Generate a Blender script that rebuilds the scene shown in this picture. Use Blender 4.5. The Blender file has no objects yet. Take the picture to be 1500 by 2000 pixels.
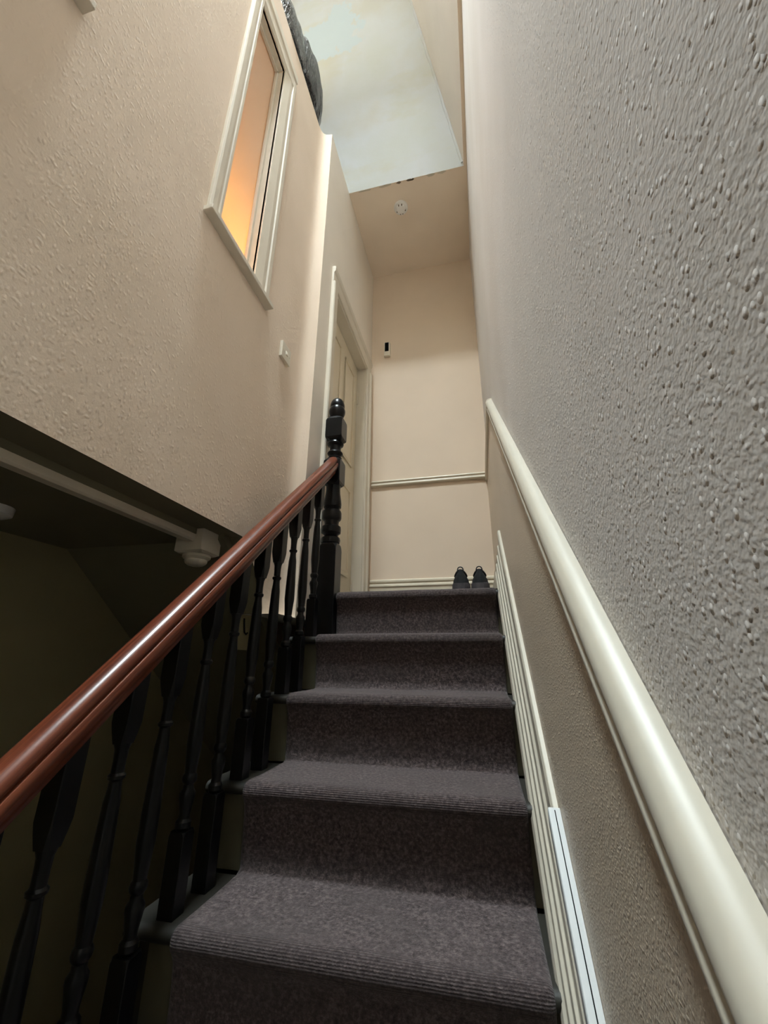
import bpy, bmesh, math, random
from mathutils import Vector, Matrix, noise

S = bpy.context.scene
C = S.collection
PI = math.pi

# ------------------------------------------------------------------ camera
YAW, PITCH, ROLL = -0.22405901, 0.34758164, 0.00565129
F_PX = 802.31
cam_d = bpy.data.cameras.new('camera')
cam_d.sensor_fit = 'VERTICAL'
cam_d.sensor_height = 24.0
cam_d.sensor_width = 18.0
cam_d.lens = 24.0 * F_PX / 2000.0
cam_d.clip_start = 0.01
cam = bpy.data.objects.new('camera', cam_d)
C.objects.link(cam)
cy, sy, cp, sp = math.cos(YAW), math.sin(YAW), math.cos(PITCH), math.sin(PITCH)
fwd = Vector((sy * cp, cy * cp, sp))
rgt = Vector((cy, -sy, 0.0))
upv = rgt.cross(fwd)
cr, sr = math.cos(ROLL), math.sin(ROLL)
r2 = cr * rgt + sr * upv
u2 = -sr * rgt + cr * upv
M = Matrix((r2, u2, -fwd)).transposed().to_4x4()
cam.matrix_world = M
S.camera = cam

# ------------------------------------------------------------------ world and light
S.view_settings.view_transform = 'Standard'
S.view_settings.look = 'None'
S.view_settings.exposure = 0.0
S.view_settings.gamma = 1.0
S.view_settings.use_curve_mapping = False
W = bpy.data.worlds.new('overcast_sky')
S.world = W
W.use_nodes = True
bg = W.node_tree.nodes['Background']
bg.inputs['Color'].default_value = (0.88, 0.95, 1.0, 1)
SKY = 315.0
bg.inputs['Strength'].default_value = SKY
S.cycles.max_bounces = 6
S.cycles.diffuse_bounces = 5
S.cycles.glossy_bounces = 3
S.cycles.use_adaptive_sampling = True
S.cycles.adaptive_threshold = 0.1
S.cycles.adaptive_min_samples = 14
S.cycles.sample_clamp_indirect = 10.0

# rooflight opening (portal guides sampling of the sky through it)
RX0, RX1, RY0, RY1, RZ = -1.02, -0.31, -0.45, 0.70, 5.25
RTOP = 6.35                       # glass level: unseen deep kerb, added to narrow the daylight downwards
pl = bpy.data.lights.new('rooflight_portal', 'AREA')
pl.shape = 'RECTANGLE'
pl.size = RX1 - RX0
pl.size_y = RY1 - RY0
pl.cycles.is_portal = True
po = bpy.data.objects.new('rooflight_portal', pl)
po.location = ((RX0 + RX1) / 2, (RY0 + RY1) / 2, RTOP + 0.10)
C.objects.link(po)

# ------------------------------------------------------------------ helpers
def lin(c):
    c = c / 255.0
    return c / 12.92 if c <= 0.04045 else ((c + 0.055) / 1.055) ** 2.4

def rgb(r, g, b):
    return (lin(r), lin(g), lin(b), 1.0)

class NT:
    def __init__(self, name):
        self.m = bpy.data.materials.new(name)
        self.m.use_nodes = True
        self.t = self.m.node_tree
        self.b = self.t.nodes['Principled BSDF']
        self.n = self.t.nodes
        self.l = self.t.links
    def new(self, kind, **kw):
        nd = self.n.new(kind)
        for k, v in kw.items():
            if k in nd.inputs:
                nd.inputs[k].default_value = v
            else:
                setattr(nd, k, v)
        return nd
    def coords(self, out='Object', scale=(1, 1, 1)):
        tc = self.new('ShaderNodeTexCoord')
        mp = self.new('ShaderNodeMapping')
        mp.inputs['Scale'].default_value = scale
        self.l.new(tc.outputs[out], mp.inputs['Vector'])
        return mp.outputs['Vector']
    def noise(self, vec, scale, detail=4.0, rough=0.55):
        nd = self.new('ShaderNodeTexNoise', Scale=scale, Detail=detail, Roughness=rough)
        self.l.new(vec, nd.inputs['Vector'])
        return nd.outputs['Fac']
    def ramp(self, fac, stops):
        r = self.new('ShaderNodeValToRGB')
        el = r.color_ramp.elements
        while len(el) < len(stops):
            el.new(0.5)
        for e, (p, c) in zip(el, stops):
            e.position = p
            e.color = c if len(c) == 4 else (c[0], c[1], c[2], 1)
        self.l.new(fac, r.inputs['Fac'])
        return r.outputs['Color']
    def mix(self, fac, a, b):
        mx = self.new('ShaderNodeMix', data_type='RGBA')
        for val, i in ((fac, 0), (a, 6), (b, 7)):
            if isinstance(val, bpy.types.NodeSocket):
                self.l.new(val, mx.inputs[i])
            else:
                mx.inputs[i].default_value = val
        return mx.outputs[2]
    def math(self, op, a, b=0.0):
        nd = self.new('ShaderNodeMath', operation=op)
        for i, v in enumerate((a, b)):
            if isinstance(v, bpy.types.NodeSocket):
                self.l.new(v, nd.inputs[i])
            else:
                nd.inputs[i].default_value = v
        return nd.outputs[0]
    def bump(self, h, strength, dist, prev=None):
        nd = self.new('ShaderNodeBump', Strength=strength, Distance=dist)
        self.l.new(h, nd.inputs['Height'])
        if prev is not None:
            self.l.new(prev, nd.inputs['Normal'])
        self.l.new(nd.outputs['Normal'], self.b.inputs['Normal'])
        return nd.outputs['Normal']
    def set(self, color=None, rough=None, spec=None, metal=None):
        b = self.b
        if color is not None:
            if isinstance(color, bpy.types.NodeSocket):
                self.l.new(color, b.inputs['Base Color'])
            else:
                b.inputs['Base Color'].default_value = color
        if rough is not None:
            b.inputs['Roughness'].default_value = rough
        if spec is not None:
            b.inputs['Specular IOR Level'].default_value = spec
        if metal is not None:
            b.inputs['Metallic'].default_value = metal
        return self.m

def plain(name, c, rough=0.5, var=0.06, nscale=6.0, bump=0.0, bscale=60.0, bdist=0.002, spec=0.5):
    t = NT(name)
    v = t.coords()
    f = t.noise(v, nscale, 2)
    lo = (c[0] * (1 - var), c[1] * (1 - var), c[2] * (1 - var), 1)
    hi = (min(1, c[0] * (1 + var)), min(1, c[1] * (1 + var)), min(1, c[2] * (1 + var)), 1)
    t.set(t.ramp(f, [(0.3, lo), (0.7, hi)]), rough, spec)
    if bump:
        t.bump(t.noise(v, bscale, 1), bump, bdist)
    return t.m

def chip_wall(name, c, chip, strength, dist, rough=0.6, fine=220.0, tint=None, spec=0.4, big=0.8):
    """painted wood-chip wallpaper: chips of several sizes under emulsion"""
    t = NT(name)
    v = t.coords()
    f = t.noise(v, 2.2, 2)
    c2 = tint or (c[0] * 0.93, c[1] * 0.92, c[2] * 0.90, 1)
    t.set(t.ramp(f, [(0.35, c2), (0.65, c)]), rough, spec)
    # chips: rounded cells, some left out at random, at three sizes
    def chips(scale, r0, r1, keep, stretch, tilt):
        wv = t.coords(scale=stretch)
        wv.node.inputs['Rotation'].default_value = (tilt, 0, 0)
        vo = t.new('ShaderNodeTexVoronoi', Scale=scale)
        t.l.new(wv, vo.inputs['Vector'])
        blob = t.ramp(vo.outputs['Distance'], [(r0, (1, 1, 1)), (r1, (0, 0, 0))])
        sp_ = t.new('ShaderNodeSeparateColor')
        t.l.new(vo.outputs['Color'], sp_.inputs[0])
        k = t.ramp(sp_.outputs[0], [(1 - keep, (0, 0, 0)), (min(1, 1.25 - keep), (1, 1, 1))])
        return t.math('MULTIPLY', blob, k)
    h = t.math('MULTIPLY', chips(chip, .02, .52, .54, (1, 1, .65), .45), 0.8)
    h = t.math('ADD', h, t.math('MULTIPLY', chips(chip * .55, .02, .30, .45, (1, .6, 1), .3), big))
    h = t.math('ADD', h, t.math('MULTIPLY', t.noise(v, fine, 1), 0.3))
    t.bump(h, strength, dist)
    return t.m

M_ = {}
M_['wall_left'] = chip_wall('cream_chip_paper_left', rgb(241, 223, 204), 110, 0.32, 0.0022, 0.8, spec=0.25)
M_['wall_right'] = chip_wall('daylight_tinted_chip_paper_right', rgb(227, 221, 216), 190, 0.75, 0.0024, 0.8, spec=0.25, big=1.0)  # cool daylight cast is put into the paint as a greyer base
M_['wall_right_low'] = chip_wall('satin_beige_paper_under_rail', rgb(222, 206, 186), 330, 0.6, 0.0012, 0.45, fine=500)
M_['wall_far'] = plain('peach_cream_emulsion', rgb(229, 209, 187), 0.7, 0.025, 3, 0.12, 90, 0.001)
M_['wall_landing'] = plain('cream_emulsion_landing', rgb(248, 238, 224), 0.7, 0.025, 3, 0.10, 90, 0.001)
M_['ceiling'] = plain('warm_ceiling_emulsion', rgb(249, 232, 212), 0.8, 0.03, 3, 0.15, 60, 0.001)
M_['shaft'] = plain('beige_shaft_emulsion', rgb(224, 214, 203), 0.75, 0.03, 3, 0.2, 40, 0.002)
M_['trim'] = plain('cream_gloss_paint', rgb(190, 183, 167), 0.42, 0.03, 9, 0.10, 45, 0.001)
M_['frame'] = plain('ivory_satin_frame_paint', rgb(230, 221, 204), 0.6, 0.02, 9, 0.06, 45, 0.001)
M_['trim_old'] = plain('aged_cream_gloss', rgb(218, 207, 186), 0.35, 0.05, 12, 0.15, 60, 0.001)
M_['door'] = plain('ivory_door_paint', rgb(231, 218, 193), 0.35, 0.02, 5, 0.08, 60, 0.001)
M_['black_gloss'] = plain('black_gloss_paint', (0.004, 0.0042, 0.0046, 1), 0.30, 0.15, 14, 0.12, 70, 0.001, 0.3)
M_['pvc'] = plain('white_plastic', rgb(190, 192, 191), 0.45, 0.01, 5)
M_['plate'] = plain('white_moulded_plastic', rgb(246, 243, 238), 0.3, 0.01, 5)
M_['slot'] = plain('vent_shade_chip_brown', rgb(120, 104, 86), 0.7, 0.05, 5)  # brown paints the shade inside vent holes; dark plaster chips share it
M_['dark'] = plain('black_plastic', (0.004, 0.004, 0.004, 1), 0.6, 0.1, 5, spec=0.1)
M_['tread'] = plain('dark_tread_timber', rgb(34, 31, 23), 0.6, 0.15, 16, 0.1, 60, 0.001)  # near-black tone for the uncarpeted tread ends and outer string
M_['bare'] = plain('drab_painted_riser_timber', rgb(84, 80, 62), 0.5, 0.10, 16, 0.1, 60, 0.001)
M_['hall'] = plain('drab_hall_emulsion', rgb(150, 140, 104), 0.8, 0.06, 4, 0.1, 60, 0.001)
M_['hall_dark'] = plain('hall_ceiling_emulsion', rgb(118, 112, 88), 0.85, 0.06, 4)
M_['floor'] = plain('lower_hall_carpet', rgb(62, 54, 50), 0.95, 0.2, 160, 0.5, 300, 0.002)
M_['roof'] = plain('rooflight_lining_paint', rgb(228, 226, 220), 0.7, 0.03, 4)
M_['room'] = plain('bathroom_emulsion', rgb(236, 214, 180), 0.7, 0.02, 4)
M_['brass'] = plain('dull_brass', rgb(150, 120, 70), 0.35, 0.05, 8)
M_['brass'].node_tree.nodes['Principled BSDF'].inputs['Metallic'].default_value = 0.8

def mat_white_plaster():
    t = NT('patched_white_plaster')
    v = t.coords()
    f = t.noise(v, 1.6, 4)
    base = t.ramp(f, [(0.34, rgb(200, 199, 192)), (0.5, rgb(204, 207, 209)), (0.66, rgb(201, 204, 200))])
    # yellowed damp drift
    d = t.noise(t.coords(scale=(0.7, 1, 1.6)), 2.6, 5, 0.6)
    base = t.mix(t.ramp(d, [(0.55, (0, 0, 0)), (0.70, (0.55, 0.55, 0.55))]), base, rgb(199, 197, 178))
    # bluish skim patch with a ragged outline
    geo = t.new('ShaderNodeTexCoord')
    sub = t.new('ShaderNodeVectorMath', operation='SUBTRACT')
    t.l.new(geo.outputs['Object'], sub.inputs[0])
    sub.inputs[1].default_value = PATCH
    sc = t.new('ShaderNodeVectorMath', operation='MULTIPLY')
    t.l.new(sub.outputs[0], sc.inputs[0])
    sc.inputs[1].default_value = (0.75, 0.3, 0.62)
    ln = t.new('ShaderNodeVectorMath', operation='LENGTH')
    t.l.new(sc.outputs[0], ln.inputs[0])
    wob = t.math('MULTIPLY', t.math('SUBTRACT', t.noise(v, 5.0, 5, 0.65), 0.5), 0.55)
    rr = t.math('ADD', ln.outputs['Value'], wob)
    msk = t.ramp(rr, [(0.135, (1, 1, 1)), (0.16, (0, 0, 0))])
    base = t.mix(msk, base, rgb(196, 207, 212))
    t.set(base, 0.75, 0.3)
    t.bump(t.noise(v, 9, 6, 0.6), 0.35, 0.006)
    return t.m

PATCH = (-0.814, 1.643, 4.673)
M_['plaster'] = mat_white_plaster()

def mat_carpet():
    t = NT('taupe_ribbed_carpet')
    tc = t.new('ShaderNodeTexCoord')
    v = t.coords()
    sep = t.new('ShaderNodeSeparateXYZ')
    t.l.new(tc.outputs['UV'], sep.inputs[0])
    # loop rows run across the stair
    row = t.math('SINE', t.math('MULTIPLY', sep.outputs['Y'], 2 * PI / 0.0046))
    row = t.math('MULTIPLY', t.math('ADD', row, 1.0), 0.5)
    pile = t.noise(v, 420, 3, 0.6)
    fleck = t.noise(v, 130, 4, 0.7)
    drift = t.noise(v, 7, 4)
    col = t.ramp(fleck, [(0.32, rgb(50, 41, 41)), (0.5, rgb(80, 69, 68)), (0.66, rgb(114, 101, 99))])
    col = t.mix(t.ramp(drift, [(0.42, (0, 0, 0)), (0.72, (0.5, 0.5, 0.5))]), col, rgb(74, 66, 64))
    # the rows gape where the carpet bends over a nosing
    at = t.new('ShaderNodeAttribute', attribute_name='bend')
    gap = t.math('MULTIPLY', t.math('SUBTRACT', 1.0, row), t.math('ADD', 0.03, at.outputs['Fac']))
    col = t.mix(t.math('MULTIPLY', t.math('MULTIPLY', gap, t.ramp(fleck, [(0.3, (.2, .2, .2)), (0.65, (1, 1, 1))])), 0.6), col, rgb(34, 28, 28))
    t.set(col, 0.95, 0.12)
    t.b.inputs['Sheen Weight'].default_value = 0.15
    hh = t.math('ADD', t.math('MULTIPLY', gap, -0.5), t.math('ADD', t.math('MULTIPLY', pile, 1.1), t.math('MULTIPLY', fleck, 1.5)))
    t.bump(hh, 0.8, 0.0022)
    return t.m
M_['carpet'] = mat_carpet()

def mat_mahogany():
    t = NT('polished_mahogany')
    tc = t.new('ShaderNodeTexCoord')
    rot = t.new('ShaderNodeVectorRotate', rotation_type='X_AXIS', Angle=-math.atan2(0.195, 0.2163))
    t.l.new(tc.outputs['Object'], rot.inputs['Vector'])
    def along(sc_):
        mp = t.new('ShaderNodeMapping')
        mp.inputs['Scale'].default_value = sc_
        t.l.new(rot.outputs[0], mp.inputs['Vector'])
        return mp.outputs['Vector']
    g = t.noise(along((190, 3.0, 190)), 1.0, 5, 0.6)
    g2 = t.noise(along((30, 0.9, 30)), 1.3, 4)
    col = t.ramp(g, [(0.30, rgb(70, 33, 20)), (0.5, rgb(103, 51, 32)), (0.72, rgb(130, 72, 47))])
    col = t.mix(t.ramp(g2, [(0.4, (0, 0, 0)), (0.7, (0.5, 0.5, 0.5))]), col, rgb(84, 36, 21))
    t.set(col, 0.30, 0.5)
    t.bump(g, 0.06, 0.0012)
    return t.m
M_['mahogany'] = mat_mahogany()

def mat_bag(name, c, rough):
    t = NT(name)
    v = t.coords()
    t.set(t.ramp(t.noise(v, 5, 4), [(0.3, (c[0] * .5, c[1] * .5, c[2] * .5, 1)), (0.7, c)]), rough, 0.35)
    n1 = t.bump(t.noise(t.coords(scale=(1, 1, 0.22)), 34, 3), 0.9, 0.03)
    t.bump(t.noise(v, 70, 3), 0.3, 0.005, n1)
    return t.m
M_['bag_black'] = mat_bag('black_refuse_plastic', (0.007, 0.0065, 0.008, 1), 0.30)
M_['bag_grey'] = mat_bag('dark_grey_refuse_plastic', (0.035, 0.036, 0.038, 1), 0.22)
M_['shoe'] = plain('black_shoe_mesh_fabric', (0.010, 0.010, 0.011, 1), 0.75, 0.3, 90, 0.4, 500, 0.001)
M_['sole'] = plain('charcoal_rubber', (0.06, 0.052, 0.056, 1), 0.7, 0.15, 40)

def mat_obscure():
    t = NT('obscured_window_glass')
    v = t.coords()
    tr = t.new('ShaderNodeBsdfTranslucent')
    tr.inputs['Color'].default_value = (0.92, 0.84, 0.70, 1)
    mx = t.new('ShaderNodeMixShader')
    mx.inputs[0].default_value = 0.45
    t.set(rgb(240, 224, 205), 0.35, 0.4)
    t.bump(t.noise(v, 90, 3), 0.2, 0.002)
    out = t.n['Material Output']
    t.l.new(t.b.outputs[0], mx.inputs[1])
    t.l.new(tr.outputs[0], mx.inputs[2])
    t.l.new(mx.outputs[0], out.inputs['Surface'])
    return t.m
M_['obscure'] = mat_obscure()

def mat_roofglass():
    t = NT('rooflight_glass')
    v = t.coords()
    tp = t.new('ShaderNodeBsdfTransparent')
    tp.inputs['Color'].default_value = (0.95, 0.98, 0.98, 1)
    gl = t.new('ShaderNodeBsdfGlossy')
    gl.inputs['Roughness'].default_value = 0.03
    lw = t.new('ShaderNodeFresnel', IOR=1.45)
    n = t.noise(v, 3, 2)
    bm_ = t.new('ShaderNodeBump', Strength=0.03)
    t.l.new(n, bm_.inputs['Height'])
    t.l.new(bm_.outputs[0], gl.inputs['Normal'])
    mx = t.new('ShaderNodeMixShader')
    t.l.new(lw.outputs[0], mx.inputs[0])
    t.l.new(tp.outputs[0], mx.inputs[1])
    t.l.new(gl.outputs[0], mx.inputs[2])
    t.l.new(mx.outputs[0], t.n['Material Output'].inputs['Surface'])
    return t.m
M_['roofglass'] = mat_roofglass()

# ---- mesh builders
class MB:
    def __init__(self):
        self.v, self.f, self.s = [], [], []
    def add(self, vs, fs, smooth=False):
        o = len(self.v)
        self.v += [tuple(p) for p in vs]
        self.f += [tuple(i + o for i in f) for f in fs]
        self.s += [smooth] * len(fs)
        return self
    def box(self, x0, x1, y0, y1, z0, z1):
        vs = [(x, y, z) for x in (x0, x1) for y in (y0, y1) for z in (z0, z1)]
        return self.add(vs, [(0, 1, 3, 2), (4, 6, 7, 5), (0, 4, 5, 1), (2, 3, 7, 6), (0, 2, 6, 4), (1, 5, 7, 3)])
    def quad(self, a, b, c, d):
        return self.add([a, b, c, d], [(0, 1, 2, 3)])
    def loft(self, rings, closed=True, caps=True, smooth=True):
        n = len(rings[0])
        vs = [p for r in rings for p in r]
        fs = []
        for i in range(len(rings) - 1):
            for j in range(n if closed else n - 1):
                a, b = i * n + j, i * n + (j + 1) % n
                fs.append((a, b, b + n, a + n))
        self.add(vs, fs, smooth)
        if caps and closed:
            self.add(rings[0], [tuple(reversed(range(n)))])
            self.add(rings[-1], [tuple(range(n))])
        return self
    def lathe(self, cx, cy_, prof, seg=24, smooth=True):
        rings = [[(cx + r * math.cos(2 * PI * j / seg), cy_ + r * math.sin(2 * PI * j / seg), z) for j in range(seg)] for r, z in prof]
        return self.loft(rings, smooth=smooth)
    def tube(self, pts, r, seg=10):
        pts = [Vector(p) for p in pts]
        rings = []
        for i, p in enumerate(pts):
            t = (pts[min(i + 1, len(pts) - 1)] - pts[max(i - 1, 0)]).normalized()
            a = t.orthogonal().normalized() if i == 0 else (a - t * a.dot(t)).normalized()
            b = t.cross(a)
            rr = r[i] if isinstance(r, (list, tuple)) else r
            rings.append([p + a * rr * math.cos(2 * PI * j / seg) + b * rr * math.sin(2 * PI * j / seg) for j in range(seg)])
        return self.loft(rings)
    def mesh(self, name, bevel=0.0, angle=35.0):
        me = bpy.data.meshes.new(name)
        me.from_pydata(self.v, [], self.f)
        bm = bmesh.new()
        bm.from_mesh(me)
        for f, s in zip(bm.faces, self.s):
            f.smooth = s
        bmesh.ops.remove_doubles(bm, verts=bm.verts, dist=1e-6)
        bmesh.ops.recalc_face_normals(bm, faces=bm.faces)
        if bevel:
            ed = [e for e in bm.edges if len(e.link_faces) == 2 and e.calc_face_angle(0) > math.radians(30)]
            bmesh.ops.bevel(bm, geom=ed, offset=bevel, segments=2, profile=0.5, affect='EDGES', clamp_overlap=True)
        bm.to_mesh(me)
        bm.free()
        if any(self.s):
            me.set_sharp_from_angle(angle=math.radians(angle))
        return me

def obj(name, mb, mat, parent=None, bevel=0.0, angle=35.0, label=None):
    me = mb.mesh(name, bevel, angle) if isinstance(mb, MB) else mb
    if not me.materials:
        me.materials.append(M_[mat] if isinstance(mat, str) else mat)
    o = bpy.data.objects.new(name, me)
    C.objects.link(o)
    if parent is not None:
        o.parent = parent
        o.matrix_parent_inverse = parent.matrix_world.inverted()
    if label:
        o['label'] = label
    return o

def struct(o, label=None):
    o['kind'] = 'structure'
    if label:
        o['label'] = label
    return o

def empty(name, loc):
    o = bpy.data.objects.new(name, None)
    o.location = loc
    o.empty_display_size = 0.05
    C.objects.link(o)
    o.matrix_world = Matrix.Translation(loc)
    return o

def tag(o, label, cat, group=None):
    o['label'] = label
    o['category'] = cat
    if group:
        o['group'] = group
    return o

# ------------------------------------------------------------------ measures (metres, camera at the origin)
RISE, GOING = 0.195, 0.2163
Y0, Z0 = 0.901, -0.488            # nosing of the step nearest the camera in view
def NY(k): return Y0 + GOING * k
def NZ(k): return Z0 + RISE * k
def pitch(y): return Z0 + (y - Y0) * RISE / GOING
ZL = NZ(4)                        # landing floor
ZFL = NZ(-9)                      # lower hall floor
YF = 2.75                         # far wall
YN = -1.70                        # wall behind the camera
ZC = 3.343                        # low ceiling
XR, XRL = 0.138, 0.120            # right wall above and below the rail
XL = -0.81                        # left wall
XD = -0.742                       # landing wall with the door
YB = 2.0                          # front edge of the low ceiling
XO = -2.05                        # outermost left wall
SL = 3.73                         # lean of the upper plaster
def YP(z): return YB - (z - ZC) / SL
def XS(z): return 0.116 - (z - ZC) * 0.2098

# ------------------------------------------------------------------ room shell
# right wall, upper papered part down to the rail
m = MB()
m.box(XR, XR + 0.2, YN, YF + 0.1, -1.2, ZC)
m.box(0.145, XR + 0.2, YN, YF + 0.1, ZFL - 0.1, -1.2)
struct(obj('wall_right', m, 'wall_right'), 'tall right wall in wood-chip paper above the rail, greyed to carry a cool daylight cast')
# lower right wall under the dado rail (slightly proud)
def rail_h(y):            # underside line of the dado
    return min(pitch(y) + 0.845, 1.24)
m = MB()
ys = [YN + i * (YF - YN) / 40 for i in range(41)] + [1.83, 1.86]
ys.sort()
zb = lambda y: max(ZFL, pitch(y) - 0.9)
for a, b in zip(ys[:-1], ys[1:]):
    m.add([(XRL, a, zb(a)), (XRL, b, zb(b)), (XRL, b, rail_h(b)), (XRL, a, rail_h(a)),
           (XR + .01, a, rail_h(a)), (XR + .01, b, rail_h(b))], [(0, 1, 2, 3), (3, 2, 5, 4)])
struct(obj('wall_right_lower', m, 'wall_right_low'), 'beige wall strip between the skirting and the dado rail')

# far wall of the landing
m = MB()
m.box(XO, XR + 0.2, YF, YF + 0.12, ZFL, 5.6)
struct(obj('wall_far', m, 'wall_far'), 'peach cream end wall of the landing')
# wall behind the camera
m = MB()
m.box(XO, XR + 0.2, YN - 0.12, YN, ZFL, 5.6)
struct(obj('wall_back', m, 'wall_landing'), 'wall at the foot of the stairs')
# outer left wall
m = MB()
m.box(XO - 0.12, XO, YN, YF, ZFL, 5.6)
struct(obj('wall_outer_left', m, 'wall_landing'))

# left wall with two windows; its foot drops beyond the hall opening
WINS = [(0.868, 1.112), (-0.02, 0.224)]      # openings along Y
WZ0, WZ1 = 1.452, 2.965
def foot(y):
    pts = [(-9, .417), (1.267, .417), (1.359, .343), (1.392, .298), (1.417, .235), (1.45, .165), (9, .165)]
    for (a, za), (b, zb_) in zip(pts[:-1], pts[1:]):
        if a <= y <= b:
            return za + (zb_ - za) * (y - a) / (b - a)
prof = [(XL, YN), (XL, -0.02), (XL, 0.224), (XL, 0.868), (XL, 1.112), (XL, 1.267), (XL, 1.31), (XL, 1.359), (XL, 1.392), (XL, 1.417), (XL, 1.45), (XL, 1.54),
        (XL + .0008, 1.56), (XL + .004, 1.58), (XL + .010, 1.595), (XL + .019, 1.605), (XL + .030, 1.611), (XD, 1.617)]
m = MB()
def strip(pa, pb, z0a, z0b, z1):
    m.add([(pa[0], pa[1], z0a), (pb[0], pb[1], z0b), (pb[0], pb[1], z1), (pa[0], pa[1], z1)], [(0, 1, 2, 3)], pa[1] > 1.5)
for pa, pb in zip(prof[:-1], prof[1:]):
    if any(abs(pa[1] - w[0]) < 1e-4 for w in WINS):
        strip(pa, pb, foot(pa[1]), foot(pb[1]), WZ0)
        strip(pa, pb, WZ1, WZ1, ZC)
    else:
        strip(pa, pb, foot(pa[1]), foot(pb[1]), ZC)
struct(obj('wall_left', m, 'wall_left', angle=60), 'tall cream left wall with two borrowed-light windows')
# soffit under the wall
m = MB()
m.quad((XL, YN, .417), (XL, 1.267, .417), (XL - .105, 1.267, .417), (XL - .105, YN, .417))
for a, b in ((1.267, 1.31), (1.31, 1.359), (1.359, 1.392), (1.392, 1.417), (1.417, 1.45)):
    m.quad((XL, a, foot(a)), (XL, b, foot(b)), (XL - .10, b, foot(b)), (XL - .10, a, foot(a)))
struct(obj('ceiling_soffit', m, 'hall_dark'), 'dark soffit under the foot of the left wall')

# landing wall with the door opening
DY0, DY1, DZ1 = 1.865, 2.605, 2.20
m = MB()
for y0, y1, z0, z1 in ((1.617, DY0, .165, ZC), (DY0, DY1, DZ1, ZC), (DY1, YF, .165, ZC), (DY0, DY1, .165, ZL)):
    m.quad((XD, y0, z0), (XD, y1, z0), (XD, y1, z1), (XD, y0, z1))
m.quad((XD, 1.45, .165), (XD, YF, .165), (XL - .1, YF, .165), (XL - .1, 1.45, .165))
struct(obj('wall_landing', m, 'wall_landing'), 'cream landing wall around the door')

# low ceiling over the landing, plus the ledge strip along the right wall
m = MB()
m.box(XO, XR + .1, YB, YF, ZC, ZC + 0.10)
ceil = struct(obj('ceiling', m, 'ceiling'), 'low beige ceiling over the landing')
m = MB()
m.box(0.116, XR + .05, YN, YB, ZC, ZC + 0.03)
struct(obj('ceiling_ledge', m, 'ceiling'), 'narrow ledge of ceiling along the right wall')
# chipped plaster along the front edge of the low ceiling
random.seed(4)
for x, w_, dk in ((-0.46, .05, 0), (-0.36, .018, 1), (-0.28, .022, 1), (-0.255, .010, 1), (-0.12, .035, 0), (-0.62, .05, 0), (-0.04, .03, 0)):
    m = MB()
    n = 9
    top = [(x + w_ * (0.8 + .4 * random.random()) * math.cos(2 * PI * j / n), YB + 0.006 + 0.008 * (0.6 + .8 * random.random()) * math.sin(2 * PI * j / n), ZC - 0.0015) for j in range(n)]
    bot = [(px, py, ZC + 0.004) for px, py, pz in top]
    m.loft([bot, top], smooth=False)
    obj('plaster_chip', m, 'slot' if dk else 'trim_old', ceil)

# upper plaster over the ceiling edge (leans towards the stair) and the right side of the light shaft
m = MB()
zt = 5.45
m.add([(XO, YB - .003, ZC - .004), (0.1155, YB - .003, ZC - .004), (0.1155, YP(zt), zt), (XO, YP(zt), zt)], [(0, 1, 2, 3)])
upper = struct(obj('wall_upper', m, 'plaster'), 'patched white plaster wall lit by the rooflight')
m = MB()
m.quad((0.116, YN, ZC), (0.116, YB + .02, ZC), (XS(zt), YB + .02, zt), (XS(zt), YN, zt))
m.quad((0.116, YN, ZC + .001), (0.116, YB + .02, ZC + .001), (XR + .19, YB + .02, ZC + .001), (XR + .19, YN, ZC + .001))
struct(obj('wall_shaft', m, 'shaft'), 'beige side of the light shaft above the right wall')
# ragged filler bead in the corner between the two
m = MB()
pts, rad = [], []
for i in range(60):
    z = ZC + 0.02 + i * 0.032
    pts.append((XS(z) - 0.004 + 0.006 * noise.noise(Vector((z * 9, 1, 0))), YP(z) - 0.004, z))
    rad.append(0.010 + 0.010 * abs(noise.noise(Vector((z * 6, 3, 5)))))
m.tube(pts, rad, 8)
obj('filler_bead', m, 'plaster', upper)

# roof with the rooflight opening, added daylight-narrowing kerb and glass
m = MB()
for x0, x1, y0, y1 in ((XO, RX0, YN, YF), (RX1, 0.4, YN, YF), (RX0, RX1, YN, RY0), (RX0, RX1, RY1, YF)):
    m.box(x0, x1, y0, y1, RZ, RZ + .25)
for x0, x1, y0, y1 in ((RX0 - .05, RX0, RY0 - .05, RY1 + .05), (RX1, RX1 + .05, RY0 - .05, RY1 + .05), (RX0, RX1, RY0 - .05, RY0), (RX0, RX1, RY1, RY1 + .05)):
    m.box(x0, x1, y0, y1, RZ + .25, RTOP + .06)
struct(obj('ceiling_roof', m, 'roof'), 'white roof around the rooflight with an unseen deep kerb added to narrow the daylight')
sk = empty('window_3', ((RX0 + RX1) / 2, (RY0 + RY1) / 2, RZ))
struct(sk, 'rooflight over the stairwell')
for x0, x1, y0, y1 in ((RX0, RX0 + .05, RY0, RY1), (RX1 - .05, RX1, RY0, RY1), (RX0, RX1, RY0, RY0 + .05), (RX0, RX1, RY1 - .05, RY1)):
    m = MB(); m.box(x0, x1, y0, y1, RTOP - .03, RTOP + .05)
    obj('frame_bar', m, 'trim', sk, 0.004)
m = MB(); m.box(RX0 + .04, RX1 - .04, RY0 + .04, RY1 - .04, RTOP, RTOP + .006)
obj('pane', m, 'roofglass', sk)

# storage deck over the room behind the left wall (bags lie on it)
m = MB()
m.box(XO, XL - .004, YN, YB + .02, ZC - .10, ZC - .003)
m.box(XL - .004, XD - .004, 1.625, YB + .02, ZC - .10, ZC - .003)
struct(obj('floor_loft', m, 'shaft'), 'boarded loft deck above the left wall')

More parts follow.
